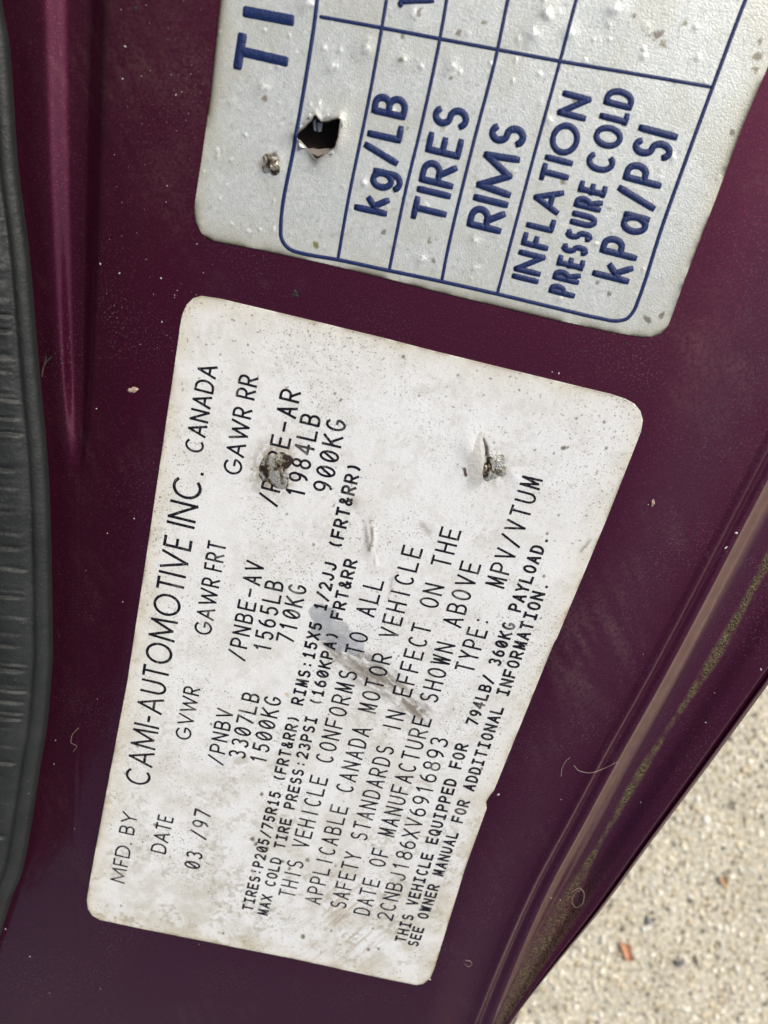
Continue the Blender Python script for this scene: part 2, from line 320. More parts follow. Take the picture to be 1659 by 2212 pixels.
# ------------------------------------------------------------------ rubber seal
sv = []; sf = []; yr = np.arange(-480, 2400, 3.5); ns = 0
off = np.array([0, 3, 8, 14, 22, 30, 36, 40, 44, 50, 57, 66, 78, 92, 108, 126, 146, 170, 196, 224])
hof = np.array([-2.9, -1.2, .2, .8, 1.15, 1.35, 1.4, 1.2, 1.0, 1.3, 1.7, 2.0, 2.3, 2.6, 2.8, 2.9, 2.8, 2.5, 1.6, -2.9])
cr_y = []; yy = -480.0; rs = np.random.default_rng(55)
while yy < 2420: cr_y.append((yy, rs.uniform(2.2, 5.5), rs.uniform(.10, .42) * (1 if rs.random() > .25 else .2), rs.uniform(46, 80), rs.uniform(.85, 1.2))); yy += rs.choice([12, 20, 33, 40, 48]) * rs.uniform(.8, 1.2)
cr_y = np.array(cr_y)
for y in yr:
    s = float(R_SEAL(y)); x = s - off; nz = (fbm(x, np.full(len(x), y), 24, 77, 4) - .5)
    dy = (y + .10 * off[:, None] * 1.0 + 5 * (fbm(x, np.full(len(x), y * .3), 30, 79, 2)[:, None] - .5)) - cr_y[None, :, 0]
    cr = (np.exp(-(dy / cr_y[:, 1]) ** 2) * cr_y[:, 2] - .35 * np.exp(-((dy - cr_y[:, 1] * 2.2) / cr_y[:, 1] / 1.6) ** 2) * cr_y[:, 2]) * sstep(0, 14, off[:, None] - cr_y[None, :, 3])
    h = hof - 1.7 * cr.sum(1) * (off < 215) + nz * .45 * sstep(40, 60, off) + .15 * nz
    h[0] = -3.2; ns = len(x); sv.append(U(np.c_[x, np.full(ns, y)], h))
for j in range(len(yr) - 1):
    for i in range(ns - 1): a = j * ns + i; sf.append((a, a + 1, a + ns + 1, a + ns))
seal = empty('door_seal', 'black ribbed rubber door seal running down the left edge', 'rubber seal')
mesh('rubber_strip', np.vstack(sv), sf, RUBBER, seal)

# ------------------------------------------------------------------ sheets with real dents and stains
class Sheet:
    """film laid on the panel: regular grid cut to an outline, dents as geometry, stains as a point colour"""
    def __init__(s, outline, step, z0, holes=()):
        s.out = U(outline)[:, :2]; s.holes = [U(h)[:, :2] for h in holes]; s.z0 = z0
        lo = s.out.min(0) - step; hi = s.out.max(0) + step
        s.gx = np.arange(lo[0], hi[0], step); s.gy = np.arange(lo[1], hi[1], step); s.step = step
        X, Y = np.meshgrid(s.gx, s.gy); s.P = np.c_[X.ravel(), Y.ravel()]; s.px = to_px(s.P)
        s.sd, near = poly_dist(s.P, s.out); s.ins = s.sd < 0; q = s.P.copy(); q[~s.ins] = near[~s.ins]
        s.hd = np.full(len(s.P), 99.0)
        for h in s.holes:
            d, nr = poly_dist(s.P, h); k = d < 0; q[k] = nr[k]; s.ins &= ~k; s.hd = np.minimum(s.hd, np.abs(d))
        s.Q = q; s.H = np.zeros(len(s.P)); s.C = None
    def bump(s, c, r, h, ang=0, asp=1, p=2):
        c2 = U([c])[0][:2]; ii = np.flatnonzero(np.abs(s.P - c2).max(1) < 3.2 * r * max(asp, 1)); d = s.P[ii] - c2; ca, sa = math.cos(ang), math.sin(ang)
        a = (d[:, 0] * ca + d[:, 1] * sa) / r; b = (-d[:, 0] * sa + d[:, 1] * ca) / (r * asp)
        s.H[ii] += h * np.exp(-(a * a + b * b) ** (p / 2))
    def segd(s, a, b):
        a = np.array(a, float); b = np.array(b, float); ab = b - a; t = np.clip(((s.px - a) @ ab) / (ab @ ab), 0, 1)
        return np.linalg.norm(s.px - a - t[:, None] * ab, axis=1)
    def stain(s, mask, col, k=1.0, ii=slice(None)): m = np.clip(mask * k, 0, 1)[:, None]; s.C[ii] = s.C[ii] * (1 - m) + np.array(col) * m
    def spot(s, c, r, col, k=1, asp=1, ang=0, rough=.5, seed=1):
        ii = np.flatnonzero(np.abs(s.px - np.array(c, float)).max(1) < 2.2 * r * max(asp, 1)); px = s.px[ii]
        d = px - np.array(c, float); ca, sa = math.cos(ang), math.sin(ang)
        a = (d[:, 0] * ca + d[:, 1] * sa) / r; b = (-d[:, 0] * sa + d[:, 1] * ca) / (r * asp)
        n = fbm(px[:, 0], px[:, 1], max(r, 6), seed, 3) - .5
        s.stain(1 - sstep(.55, 1.15, np.hypot(a, b) + rough * 2 * n), col, k, ii)
    def z(s, p):
        p = np.atleast_2d(p); i = np.clip(((p[:, 0] - s.gx[0]) / s.step), 0, len(s.gx) - 1.001); j = np.clip(((p[:, 1] - s.gy[0]) / s.step), 0, len(s.gy) - 1.001)
        i0 = i.astype(int); j0 = j.astype(int); u = i - i0; v = j - j0; H = s.H.reshape(len(s.gy), len(s.gx))
        return s.z0 + H[j0, i0] * (1 - u) * (1 - v) + H[j0, i0 + 1] * u * (1 - v) + H[j0 + 1, i0] * (1 - u) * v + H[j0 + 1, i0 + 1] * u * v
    def build(s, name, mat, parent):
        ny, nx = len(s.gy), len(s.gx); I = np.arange(ny * nx).reshape(ny, nx)
        q = np.stack([I[:-1, :-1], I[:-1, 1:], I[1:, 1:], I[1:, :-1]], -1).reshape(-1, 4)
        q = q[s.ins[q].any(1)]; used = np.unique(q); mp = np.full(ny * nx, -1); mp[used] = np.arange(len(used)); q = mp[q]
        V = np.c_[s.Q, s.z0 + s.H][used]; C = s.C[used]
        # rim: boundary edges dropped to the panel
        ed = np.vstack([q[:, [k, (k + 1) % 4]] for k in range(4)]); key = np.sort(ed, 1); u, idx, cnt = np.unique(key, axis=0, return_index=True, return_counts=True)
        be = ed[idx[cnt == 1]]; bv = np.unique(be); m2 = np.full(len(V), -1); m2[bv] = len(V) + np.arange(len(bv))
        VB = V[bv].copy(); VB[:, 2] = np.minimum(-.06, VB[:, 2] - .1); f = q.tolist() + [[b, a, m2[a], m2[b]] for a, b in be]
        return mesh(name, np.vstack([V, VB]), f, mat, parent, cols={'col': np.vstack([C, C[bv] * .7])})

LAB = [(385, 737), (389, 705), (394, 680), (403, 659), (418, 644), (435, 639), (475, 645), (640, 684), (829, 730), (929.5, 756), (1129.5, 805), (1319.5, 851), (1350, 861), (1370, 872), (1383, 888), (1388, 907), (1384, 932), (1309.5, 1122), (1256, 1250), (1202, 1379), (1197, 1386), (1160, 1477), (1067, 1706), (1057, 1719), (1049.5, 1731), (1051, 1745), (1004.5, 1874.6), (937, 2094), (929, 2112), (914.5, 2124), (899.5, 2127), (829.5, 2113), (620, 2067), (475, 2039), (300, 2004), (216, 1986), (200, 1977), (190, 1962), (187.5, 1944), (197.5, 1884), (232, 1700), (275, 1474), (320, 1177)]
SLIT = [(1039, 940), (1046, 955), (1051, 972), (1050, 1000), (1044, 1018), (1039, 1022), (1042, 1000), (1042, 975), (1037, 955)]
lab = Sheet(LAB, .22, .13)
X, Y = lab.px.T; mmx, mmy = lab.P.T
lab.H += .05 * (fbm(mmx, mmy, 9, 11, 3) - .5) + .03 * (fbm(mmx, mmy, 1.6, 15, 2) - .5)
# torn, pushed-up places
for c, r, h, a, asp, p in (((1030, 985), 3.0, .35, .2, 1.5, 2), ((1018, 975), 1.4, .2, .3, 2.2, 2), ((590, 1010), 3.0, .2, 0, 1.25, 2.5), ((797, 1160), .5, .35, .12, 5.0, 2), ((806, 1150), .45, .18, .1, 4.5, 2), ((812, 1210), .3, .12, .1, 5, 2), ((770, 1082), 1.0, .22, .4, 1, 2), ((500, 1625), 2.2, .25, .7, .6, 2), ((1112, 1030), .9, .12, .7, 2.5, 2)):
    lab.bump(c, r, h, a, asp, p)
kslit = np.minimum(lab.segd((1042, 950), (1048, 966)) * 1.4, lab.segd((1048, 966), (1050, 1000))); lab.H -= .3 * np.exp(-(kslit / 5) ** 2)
scr = (Y > 1380) & (Y < 1580) & (X > 700) & (X < 920)
ridge = np.abs(fbm((X * .75 + Y * .66), (Y * .75 - X * .66) * .15, 9, 21, 3) - .5)
lab.H += np.where(scr, .0, 0)
base = np.array([.765, .775, .77]); lab.C = np.repeat(base[None], len(X), 0) * (1 + .05 * (fbm(mmx, mmy, 14, 31, 4) - .5))[:, None]
# grime: yellow-grey film stronger at the lower end and along the rim
low = sstep(1350, 2050, Y) * .6 + .2 + .3 * sstep(-6, 0, lab.sd) * sstep(900, 300, X)
lab.stain(sstep(.36, .80, fbm(mmx, mmy, 7, 41, 6, .72)) * low, (.43, .39, .28), .8)
lab.stain(sstep(.50, .66, fbm(mmx, mmy, .8, 43, 3)) * sstep(.45, .65, fbm(mmx, mmy, 5, 44, 4, .6)) * (low + .1), (.30, .26, .17), .55)
lab.stain(sstep(.50, .78, fbm(mmx + 50, mmy, 3, 47, 4)), (.56, .55, .50), .35)
lab.stain(np.exp(-np.abs(lab.sd) / 2.2) * (.25 + .6 * fbm(mmx, mmy, 5, 51, 3)) * sstep(-200, 500, 1500 - X + Y * .3), (.60, .52, .33), .75)
lab.stain(np.exp(-np.abs(lab.sd) / .28) * sstep(.35, .65, fbm(mmx, mmy, 3.5, 55, 3)), (.22, .17, .09), .8)
for (x, y), r in (((335, 1781), 3.5), ((640, 628), 3), ((870, 770), 4.5), ((989, 810), 2.5), ((1305, 912), 4), ((1245, 903), 3.5), ((1309, 968), 3.5), ((1217, 967), 4.5), ((1226, 965), 3), ((905, 855), 2), ((1183, 1152), 3), ((1175, 1244), 2.5), ((700, 1018), 2), ((620, 1110), 2), ((723, 850), 3), ((737, 862), 2.5), ((735, 866), 2), ((565, 1715), 4), ((482, 2015), 2.5), ((1168, 1335), 2.5), ((796, 2050), 3.5), ((664, 1857), 4.5), ((655, 2022), 5), ((817, 2048), 3), ((1002, 2000), 2.5), ((1056, 1748), 3), ((1040, 1660), 3), ((1029, 1672), 3.5), ((940, 1880), 3), ((545, 1812), 4), ((553, 1822), 4), ((577, 1832), 4), ((545, 1880), 3.5), ((610, 1860), 4), ((625, 1875), 3.5)):
    col = [(.10, .07, .04), (.12, .12, .04), (.13, .09, .07)][int(x + y) % 3]; lab.spot((x, y), r * 1.15, col, .9, 1 + .4 * ((x * 7) % 3 - 1) * .5, x, .5, int(x))
for k in range(60):
    x, y = random.uniform(200, 1350), random.uniform(660, 2100); lab.spot((x, y), random.uniform(1.6, 3.0), (.15, .12, .08), .8, random.uniform(.6, 1.6), random.random() * 3, .5, k)
# brown rub at the lower end, streaked
ang = math.atan2(-120, 150); u_ = X * math.cos(ang) + Y * math.sin(ang); v_ = -X * math.sin(ang) + Y * math.cos(ang)
st = sstep(.45, .75, fbm(u_ * .12, v_, 7, 71, 4))
lab.stain(st * np.exp(-(((X - 760) / 75) ** 2 + ((Y - 1975) / 95) ** 2)), (.40, .32, .22), .75)
lab.stain(st * np.exp(-(((X - 700) / 45) ** 2 + ((Y - 2030) / 40) ** 2)), (.38, .30, .20), .7)
# dark scuffs across the middle lines
for a, b, wd, kk in (((735, 1400), (905, 1530), 26, 1.5), ((720, 1395), (800, 1450), 30, 1.2), ((815, 1450), (905, 1538), 17, 1.7), ((770, 1410), (850, 1470), 16, 1.4), ((740, 1440), (840, 1500), 12, .9), ((1005, 1130), (1022, 1088), 3, 1.0), ((912, 1135), (925, 1148), 8, .8), ((1255, 1190), (1275, 1165), 4, .9), ((840, 1290), (850, 1235), 4, .7), ((1130, 1028), (1145, 1015), 4, .3)):
    an = math.atan2(b[1] - a[1], b[0] - a[0]); uu = X * math.cos(an) + Y * math.sin(an); vv = -X * math.sin(an) + Y * math.cos(an)
    sk = sstep(.40, .62, fbm(uu * .28, vv, 7, 81 + int(a[0]), 4, .65)); d = lab.segd(a, b)
    lab.stain(sk * np.exp(-(d / wd) ** 2), (.22, .195, .16), kk * .72); 
    lab.H -= .02 * sk * np.exp(-(d / wd) ** 2)
# grey film patch
gp = [((690, 1325), 24), ((712, 1325), 16), ((700, 1355), 30), ((735, 1360), 20), ((752, 1372), 14), ((765, 1395), 22), ((730, 1385), 26), ((775, 1380), 14)]
gm = np.zeros(len(X)); gn = fbm(X, Y, 14, 91, 3) - .5
for c, r in gp: gm = np.maximum(gm, 1 - sstep(.86, 1.0, np.hypot(X - c[0], Y - c[1]) / r + gn * .35))
lab.stain(gm * (.85 + .5 * gn), (.31, .33, .36), .92)
lab.stain(np.exp(-(((X - 800) / 40) ** 2 + ((Y - 1375) / 60) ** 2)) * st, (.66, .70, .78), .5)
# tears: dark colour in the slits, dirt in the crease
lab.stain(np.exp(-(kslit / 6.5) ** 4), (.05, .028, .032), 1.4)
lab.stain(np.exp(-(lab.segd((1003, 1012), (1006, 1026)) / 3.4) ** 4), (.06, .015, .03), 1.5)
lab.stain(np.exp(-(np.minimum(lab.segd((803, 1140), (804, 1165)), lab.segd((804, 1165), (797, 1188))) / 3.2) ** 2) * .9, (.12, .09, .07), 1.0)
lab.stain(np.exp(-(lab.segd((793, 1200), (800, 1120)) / 9) ** 2) * .35, (.35, .32, .28), 1)
lab.spot((1023, 1040), 17, (.52, .53, .51), .7, 1.3, .5, .2, 5); lab.spot((555, 1052), 12, (.50, .51, .50), .7, 1.2, .4, .3, 6)
lab.stain(np.exp(-(np.hypot((X - 590) / 50, (Y - 1010) / 62)) ** 4) * sstep(.4, .6, fbm(X, Y, 7, 93, 3)), (.35, .31, .22), .8)
lab.stain(np.exp(-(np.hypot((X - 770) / 16, (Y - 1080) / 12)) ** 2), (.45, .42, .38), .9)
lab.stain(np.exp(-(np.hypot((X - 597) / 46, (Y - 1013) / 56)) ** 3) * sstep(.35, .6, fbm(X, Y, 9, 97, 4, .65)), (.26, .20, .12), .8)
lab.stain(np.exp(-(np.hypot((X - 1062) / 38, (Y - 1008) / 46)) ** 3) * sstep(.38, .62, fbm(X, Y, 9, 98, 4, .65)), (.30, .26, .19), .75)
lab.spot((520, 1640), 20, (.48, .45, .40), .7, .5, -.4, .5, 9)
lab.spot((620, 1500), 7, (.55, .42, .22), .7, .6, .7, .5, 10)
cert = empty('certification_label', 'white printed vehicle certification sticker, dirty, with two torn metal lumps', 'sticker')
lab.build('label_sheet', LABEL, cert)

# ---- tyre placard
PLA = [(495, -150), (477.5, 0), (467.5, 90), (455, 210), (435, 350), (421, 440), (420, 462), (424, 482), (436, 505), (463, 521), (560, 539), (700, 569), (829, 600), (954, 632), (1079.5, 662), (1204, 692), (1329.5, 719), (1385, 728), (1406, 728), (1428, 720), (1443, 702), (1455, 670), (1479.5, 600), (1519, 497), (1545, 430), (1600, 280), (1651, 160), (1718, 0), (1790, -150)]
HOLE = [(400, 745), (418, 775), (440, 800), (480, 798), (520, 785), (560, 775), (566, 790), (556, 850), (550, 900), (530, 965), (470, 1005), (415, 1045), (395, 1030), (350, 970), (310, 930), (285, 905), (278, 884), (300, 862), (330, 840), (350, 815), (372, 795), (392, 765)]
HOLE = [(548.6 + .33068 * a, .33068 * b) for a, b in HOLE]
pla = Sheet(PLA, .19, .16, [HOLE])
X, Y = pla.px.T; mmx, mmy = pla.P.T
pla.H += .05 * (fbm(mmx, mmy, 8, 111, 3) - .5) + .008 * (fbm(mmx, mmy, .9, 115, 2) - .5)
pla.H += .55 * np.exp(-pla.hd / .9) * (.5 + fbm(mmx, mmy, 2.2, 118, 2))
PB = [((665, 12), 1.9, .35), ((588, 355), 1.7, .9), ((570, 190), 1.2, .40), ((718, 145), 1.3, .28), ((790, 105), 1.5, .35), ((640, 115), .7, .25), ((571, 66), .8, .4), ((625, 77), .7, .3), ((530, 293), .6, .35), ((606, 270), .6, .3), ((592, 438), .7, .35), ((490, 400), .5, .3), ((468, 325), .6, .35), ((500, 345), .6, .3), ((560, 495), .7, .35), ((536, 500), .5, .3), ((592, 495), .7, .35), ((500, 485), .6, .25), ((679, 367), .5, .35), ((440, 372), .5, .3), ((475, 430), .6, .3), ((1027, 578), .9, .32), ((786, 395), 1.6, .28), ((870, 130), 1.0, .25), ((975, 145), 1.0, .3), ((995, 155), .7, .25), ((920, 445), 1.3, .2), ((910, 560), 1.2, .22), ((1115, 130), .9, .35), ((1025, 520), 1.0, .15), ((1150, 75), 1.6, .30), ((1180, 30), 1.8, .35), ((1330, 20), 2.0, .35), ((1110, 370), .9, .2), ((895, 30), 1.4, .25), ((1060, 140), .9, .25), ((830, 335), .9, .2), ((1230, 70), 1.5, .2), ((700, 105), 1.2, .2), ((960, 270), .8, .3), ((690, 225), .9, .3), ((670, 228), .7, .35)]
for i, (c, r, h) in enumerate(PB):
    big = r > .95
    if big: pla.bump(c, r * .95, h * .32, i * 1.3, .7 + (i * .37) % .9, 2.4)
    for q in range(3 if big else 2):
        a_ = i * 2.1 + q * 2.4; rr_ = r * random.uniform(.25, .5); oo = r * 6 * random.uniform(.3, 1)
        pla.bump((c[0] + oo * math.cos(a_), c[1] + oo * math.sin(a_)), rr_ * .8, h * random.uniform(.15, .4), a_, random.uniform(.4, 1.3), 2)
for k in range(90):
    pla.bump((random.uniform(430, 1600), random.uniform(-60, 660)), random.uniform(.18, .45), random.uniform(.03, .13), random.random() * 3, random.uniform(.6, 1.6))
pla.C = np.repeat(np.array([[.55, .58, .56]]), len(X), 0) * (1 + .10 * (fbm(mmx, mmy, 12, 131, 4) - .5))[:, None]
pla.stain(sstep(.45, .8, vnoise(mmx, mmy, .36, 133)), (.70, .71, .69), .5)
pla.stain(sstep(.78, .92, vnoise(mmx, mmy, .45, 135)), (.34, .34, .32), .5)
pla.stain(sstep(.45, .75, fbm(mmx, mmy, 5, 137, 4)), (.50, .50, .43), .45)
pla.stain(np.exp(-np.abs(pla.sd) / 1.5) * (.5 + .7 * fbm(mmx, mmy, 4, 139, 3)), (.50, .47, .33), .7)
pla.stain(np.exp(-np.abs(pla.sd) / .50) * sstep(.25, .6, fbm(mmx, mmy, 4, 141, 3)), (.08, .07, .04), 1.2)
pla.stain(np.exp(-pla.hd / .35), (.10, .06, .04), .9)
for i, (c, r, h) in enumerate(PB): pla.spot((c[0] + 2, c[1] - 3), 3 + r * 3, (.80, .82, .81), .6, .6, i * 1.7, 1.0, i + 300)  # bright glints painted onto the blisters
pla.spot((588, 357), 25, (.38, .33, .25), .75, 1.1, 0, .6, 7); pla.spot((590, 350), 13, (.07, .05, .04), .9, 1.6, .5, .6, 8)
pla.spot((573, 213), 7, (.20, .14, .10), .8, 1.2, 0, .5, 9); pla.spot((682, 531), 8, (.16, .17, .03), .9, 1, 0, .6, 11)
for (x, y), r in (((1418, 72), 12), ((1432, 95), 9), ((1480, 50), 7), ((1215, 390), 7), ((880, 278), 4), ((640, 560), 3), ((830, 500), 5), ((850, 410), 2), ((990, 72), 6), ((870, 80), 5), ((868, 130), 7), ((927, 520), 5), ((936, 565), 5), ((910, 555), 3), ((1240, 220), 5), ((1315, 450), 5), ((1316, 635), 5), ((1290, 612), 4), ((1400, 690), 9), ((1430, 680), 7), ((1635, 120), 10), ((1632, 150), 8), ((1580, 285), 6), ((920, 445), 3), ((1640, 90), 8), ((975, 170), 4), ((1045, 50), 6), ((1368, 35), 5), ((905, 25), 9)):
    pla.spot((x, y), r * .9, [(.16, .14, .08), (.20, .20, .11), (.13, .10, .08)][int(x) % 3], .8, 1.5, x, .8, int(x))
pla.spot((851, 254), 4, (.30, .08, .04), .9, .8, .3, .3, 3)
for c, r, h in PB[:8]: pla.spot((c[0], c[1] + 9), r * 7, (.44, .44, .39), .35, .5, 0, .4, int(c[0]))  # grey shade painted below the first bumps
placard = empty('tire_placard', 'silver tire pressure placard with blue embossed table and torn hole', 'placard')
pla.build('placard_sheet', PLATE, placard)
FOILTIP = simple('torn_foil_edge', (.62, .63, .60), .38, metal=.35, bump=.4, bscale=2500)
# pale flake standing in for a reflection inside the hole
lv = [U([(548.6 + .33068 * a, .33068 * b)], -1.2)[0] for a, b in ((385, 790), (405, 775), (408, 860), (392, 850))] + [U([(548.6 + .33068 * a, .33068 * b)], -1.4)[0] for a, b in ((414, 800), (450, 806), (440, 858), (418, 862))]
mesh('painted_glint', lv, [(0, 1, 2, 3), (4, 5, 6, 7)], simple('pale_glint', (.55, .57, .58), .6), placard, smooth=False)
for (a, b, tip, h) in (((372, 795), (400, 745), (362, 752), .9), ((440, 800), (520, 785), (488, 748), .8), ((566, 790), (556, 850), (592, 822), .7), ((530, 965), (470, 1005), (520, 1012), .5), ((350, 970), (300, 915), (300, 965), .6), ((300, 862), (350, 815), (305, 825), .7)):
    e_ = [548.6 + .33068 * np.array((p[0], p[1] * 1.0)) * (1, 0) + .33068 * np.array((0, p[1])) - np.array((0, 548.6)) for p in (a, b, tip)]
    A, B, T_ = [U([q])[0] for q in e_]; m_ = (A + B) / 2; V_ = []
    for i in range(5):
        t = i / 4; zz = h * math.sin(t * 1.9) * .8; L_ = A * (1 - t) + T_ * t; R_ = B * (1 - t) + T_ * t
        for q in (L_, (L_ + R_) / 2, R_): V_.append((q[0], q[1], .32 + zz + (.10 if q is not L_ and q is not R_ else 0)))
    mesh('torn_foil_tip', V_, [(i * 3 + k, i * 3 + k + 1, i * 3 + k + 4, i * 3 + k + 3) for i in range(4) for k in range(2)], FOILTIP, placard)
# curled lip at the bottom of the hole
cl = []
for i, (a, b) in enumerate(((352, 972), (385, 968), (420, 975), (465, 970), (525, 968))): cl += [U([(548.6 + .33068 * a, .33068 * b)], -.9)[0], U([(548.6 + .33068 * (a * .55 + 187), .33068 * (b * .4 + 615 - 8 * (2 - abs(i - 2)) * -1))], -.1)[0]]
mesh('curled_lip', cl, [(2 * i, 2 * i + 2, 2 * i + 3, 2 * i + 1) for i in range(4)], simple('curled_film', (.21, .175, .15), .6), placard)

# ------------------------------------------------------------------ stroke lettering
def arc(cx, cy, rx, ry, a0, a1, n=14):
    t = np.radians(np.linspace(a0, a1, n)); return [(cx + rx * math.cos(q), cy + ry * math.sin(q)) for q in t]
G = {}
G['A'] = [[(0, 0), (.5, 1)], [(.5, 1), (1, 0)], [(.18, .34), (.82, .34)]]
G['B'] = [[(0, 0), (0, 1)], [(0, 1), (.5, 1)] + arc(.5, .76, .42, .24, 90, -90) + [(0, .52)], [(0, .52), (.5, .52)] + arc(.52, .26, .48, .26, 90, -90) + [(0, 0)]]
G['C'] = [arc(.52, .5, .52, .5, 48, 312, 24)]
G['D'] = [[(0, 0), (0, 1)], [(0, 1), (.38, 1)] + arc(.4, .5, .6, .5, 90, -90, 18) + [(0, 0)]]
G['E'] = [[(0, 0), (0, 1)], [(0, 1), (1, 1)], [(0, .52), (.86, .52)], [(0, 0), (1, 0)]]
G['F'] = [[(0, 0), (0, 1)], [(0, 1), (1, 1)], [(0, .5), (.84, .5)]]
G['G'] = [arc(.52, .5, .52, .5, 48, 350, 26) + [(1.0, .44), (.58, .44)]]
G['H'] = [[(0, 0), (0, 1)], [(1, 0), (1, 1)], [(0, .52), (1, .52)]]
G['I'] = [[(.5, 0), (.5, 1)]]
G['J'] = [[(.82, 1), (.82, .28)] + arc(.41, .28, .41, .28, 0, -170)]
G['K'] = [[(0, 0), (0, 1)], [(.95, 1), (.03, .42)], [(.3, .6), (1, 0)]]
G['L'] = [[(0, 1), (0, 0)], [(0, 0), (1, 0)]]
G['M'] = [[(0, 0), (.08, 1)], [(.08, 1), (.5, .12)], [(.5, .12), (.92, 1)], [(.92, 1), (1, 0)]]
G['N'] = [[(0, 0), (0, 1)], [(0, 1), (1, 0)], [(1, 0), (1, 1)]]
G['O'] = [arc(.5, .5, .5, .5, 90, 450, 30)]
G['P'] = [[(0, 0), (0, 1)], [(0, 1), (.5, 1)] + arc(.5, .73, .5, .27, 90, -90) + [(0, .46)]]
G['Q'] = [arc(.5, .5, .5, .5, 90, 450, 30), [(.6, .28), (1, -.05)]]
G['R'] = G['P'] + [[(.42, .46), (1, 0)]]
G['S'] = [arc(.5, .755, .43, .245, 35, 250, 16) + arc(.5, .265, .48, .265, 70, -150, 16)]
G['T'] = [[(0, 1), (1, 1)], [(.5, 1), (.5, 0)]]
G['U'] = [[(0, 1), (0, .34)] + arc(.5, .34, .5, .34, 180, 360) + [(1, 1)]]
G['V'] = [[(0, 1), (.5, 0)], [(.5, 0), (1, 1)]]
G['W'] = [[(0, 1), (.25, 0)], [(.25, 0), (.5, .9)], [(.5, .9), (.75, 0)], [(.75, 0), (1, 1)]]
G['X'] = [[(0, 0), (1, 1)], [(0, 1), (1, 0)]]
G['Y'] = [[(0, 1), (.5, .48)], [(1, 1), (.5, .48)], [(.5, .48), (.5, 0)]]
G['0'] = [arc(.5, .5, .5, .5, 90, 450, 26), [(.15, .16), (.85, .84)]]
G['1'] = [[(.2, .8), (.5, 1)], [(.5, 1), (.5, 0)]]
G['2'] = [arc(.5, .7, .46, .3, 160, -25, 14) + [(.05, 0)], [(.05, 0), (1, 0)]]
G['3'] = [arc(.46, .75, .42, .25, 150, -80, 14), arc(.46, .26, .48, .27, 85, -150, 14)]
G['4'] = [[(.72, 0), (.72, 1)], [(.72, 1), (0, .3)], [(0, .3), (1, .3)]]
G['5'] = [[(.9, 1), (.16, 1)], [(.16, 1), (.08, .55)], [(.08, .55)] + arc(.46, .31, .48, .31, 125, -150, 16)]
G['6'] = [arc(.5, .3, .46, .3, 90, 450, 20), [(.04, .3), (.10, .62), (.3, .88), (.62, 1)]]
G['7'] = [[(0, 1), (1, 1)], [(1, 1), (.35, 0)]]
G['8'] = [arc(.5, .76, .40, .24, 90, 450, 20), arc(.5, .27, .48, .27, 90, 450, 20)]
G['9'] = [arc(.5, .7, .46, .3, 90, 450, 20), [(.96, .7), (.90, .38), (.7, .12), (.38, 0)]]
G['.'] = [[(.42, .03), (.58, .03)]]
G['-'] = [[(.05, .46), (.95, .46)]]
G['/'] = [[(0, -.04), (1, 1.04)]]
G[':'] = [[(.42, .16), (.58, .16)], [(.42, .66), (.58, .66)]]
G['('] = [arc(1.05, .5, .62, .62, 125, 235, 12)]
G[')'] = [arc(-.05, .5, .62, .62, 55, -55, 12)]
G['&'] = [[(1, 0), (.22, .72)] + arc(.44, .82, .24, .18, 200, -20, 10) + [(.6, .62), (.16, .38)] + arc(.42, .24, .36, .24, 150, 300, 10) + [(1, .42)]]
G['k'] = [[(0, 0), (0, 1)], [(.85, .62), (.05, .26)], [(.36, .42), (1, 0)]]
G['g'] = [arc(.48, .30, .46, .32, 90, 450, 22), [(.96, .62), (.96, -.06)] + arc(.48, -.06, .48, .26, 0, -150, 12)]
G['a'] = [arc(.48, .31, .46, .33, 90, 450, 22), [(.97, .64), (.97, 0)]]
WD = dict(zip('ABCDEFGHIJKLMNOPQRSTUVWXYZ', [.80, .56, .90, .78, .48, .46, .92, .66, .06, .45, .62, .46, .98, .74, .98, .52, .98, .56, .52, .56, .64, .78, 1.12, .7, .7, .6]))
WD.update({' ': .34, '.': .12, '-': .36, '/': .45, 'k': .52, 'g': .58, 'a': .58, ':': .1})
HW = dict(WD, M=.98)
def ribbon(V, Fc, pts, wid, zf, dome, z, ext):
    p = np.array(pts, float); seg = np.linalg.norm(np.diff(p, axis=0), axis=1); L = np.r_[0, np.cumsum(seg)]
    if L[-1] < wid * .9:
        c = p.mean(0); dd = p[-1] - p[0]; dd = dd / (np.linalg.norm(dd) + 1e-12) * wid * .5; p = np.array([c - dd, c + dd]); L = np.array([0, wid])
    n = max(2, int(L[-1] / .28) + 1); t = np.linspace(0, L[-1], n); q = np.c_[np.interp(t, L, p[:, 0]), np.interp(t, L, p[:, 1])]
    d = np.gradient(q, axis=0); d /= np.linalg.norm(d, axis=1)[:, None] + 1e-12
    q[0] -= d[0] * ext; q[-1] += d[-1] * ext; nn = np.c_[-d[:, 1], d[:, 0]]
    w = wid * (1 + (.05 if dome else .14) * (vnoise(q[:, 0] * 1.0, q[:, 1], .5, 201) - .5)) * .5
    if dome:
        cap = np.ones(n); cap[0] = cap[-1] = .82
        offs = ((-1, -.02), (-.86, dome * .8), (0, dome), (.86, dome * .8), (1, -.02))
    else: cap = np.ones(n); offs = ((-1, 0), (1, 0))
    b = len(V); m = len(offs)
    for i in range(n):
        for a, h in offs:
            xy = q[i] + nn[i] * a * w[i] * cap[i]; V.append((xy[0], xy[1], h + z))
    for i in range(n - 1):
        for k in range(m - 1): a = b + i * m + k; Fc.append((a, a + 1, a + m + 1, a + m))
    if dome:
        Fc.append(tuple(b + k for k in range(m))[::-1]); Fc.append(tuple(b + (n - 1) * m + k for k in range(m)))
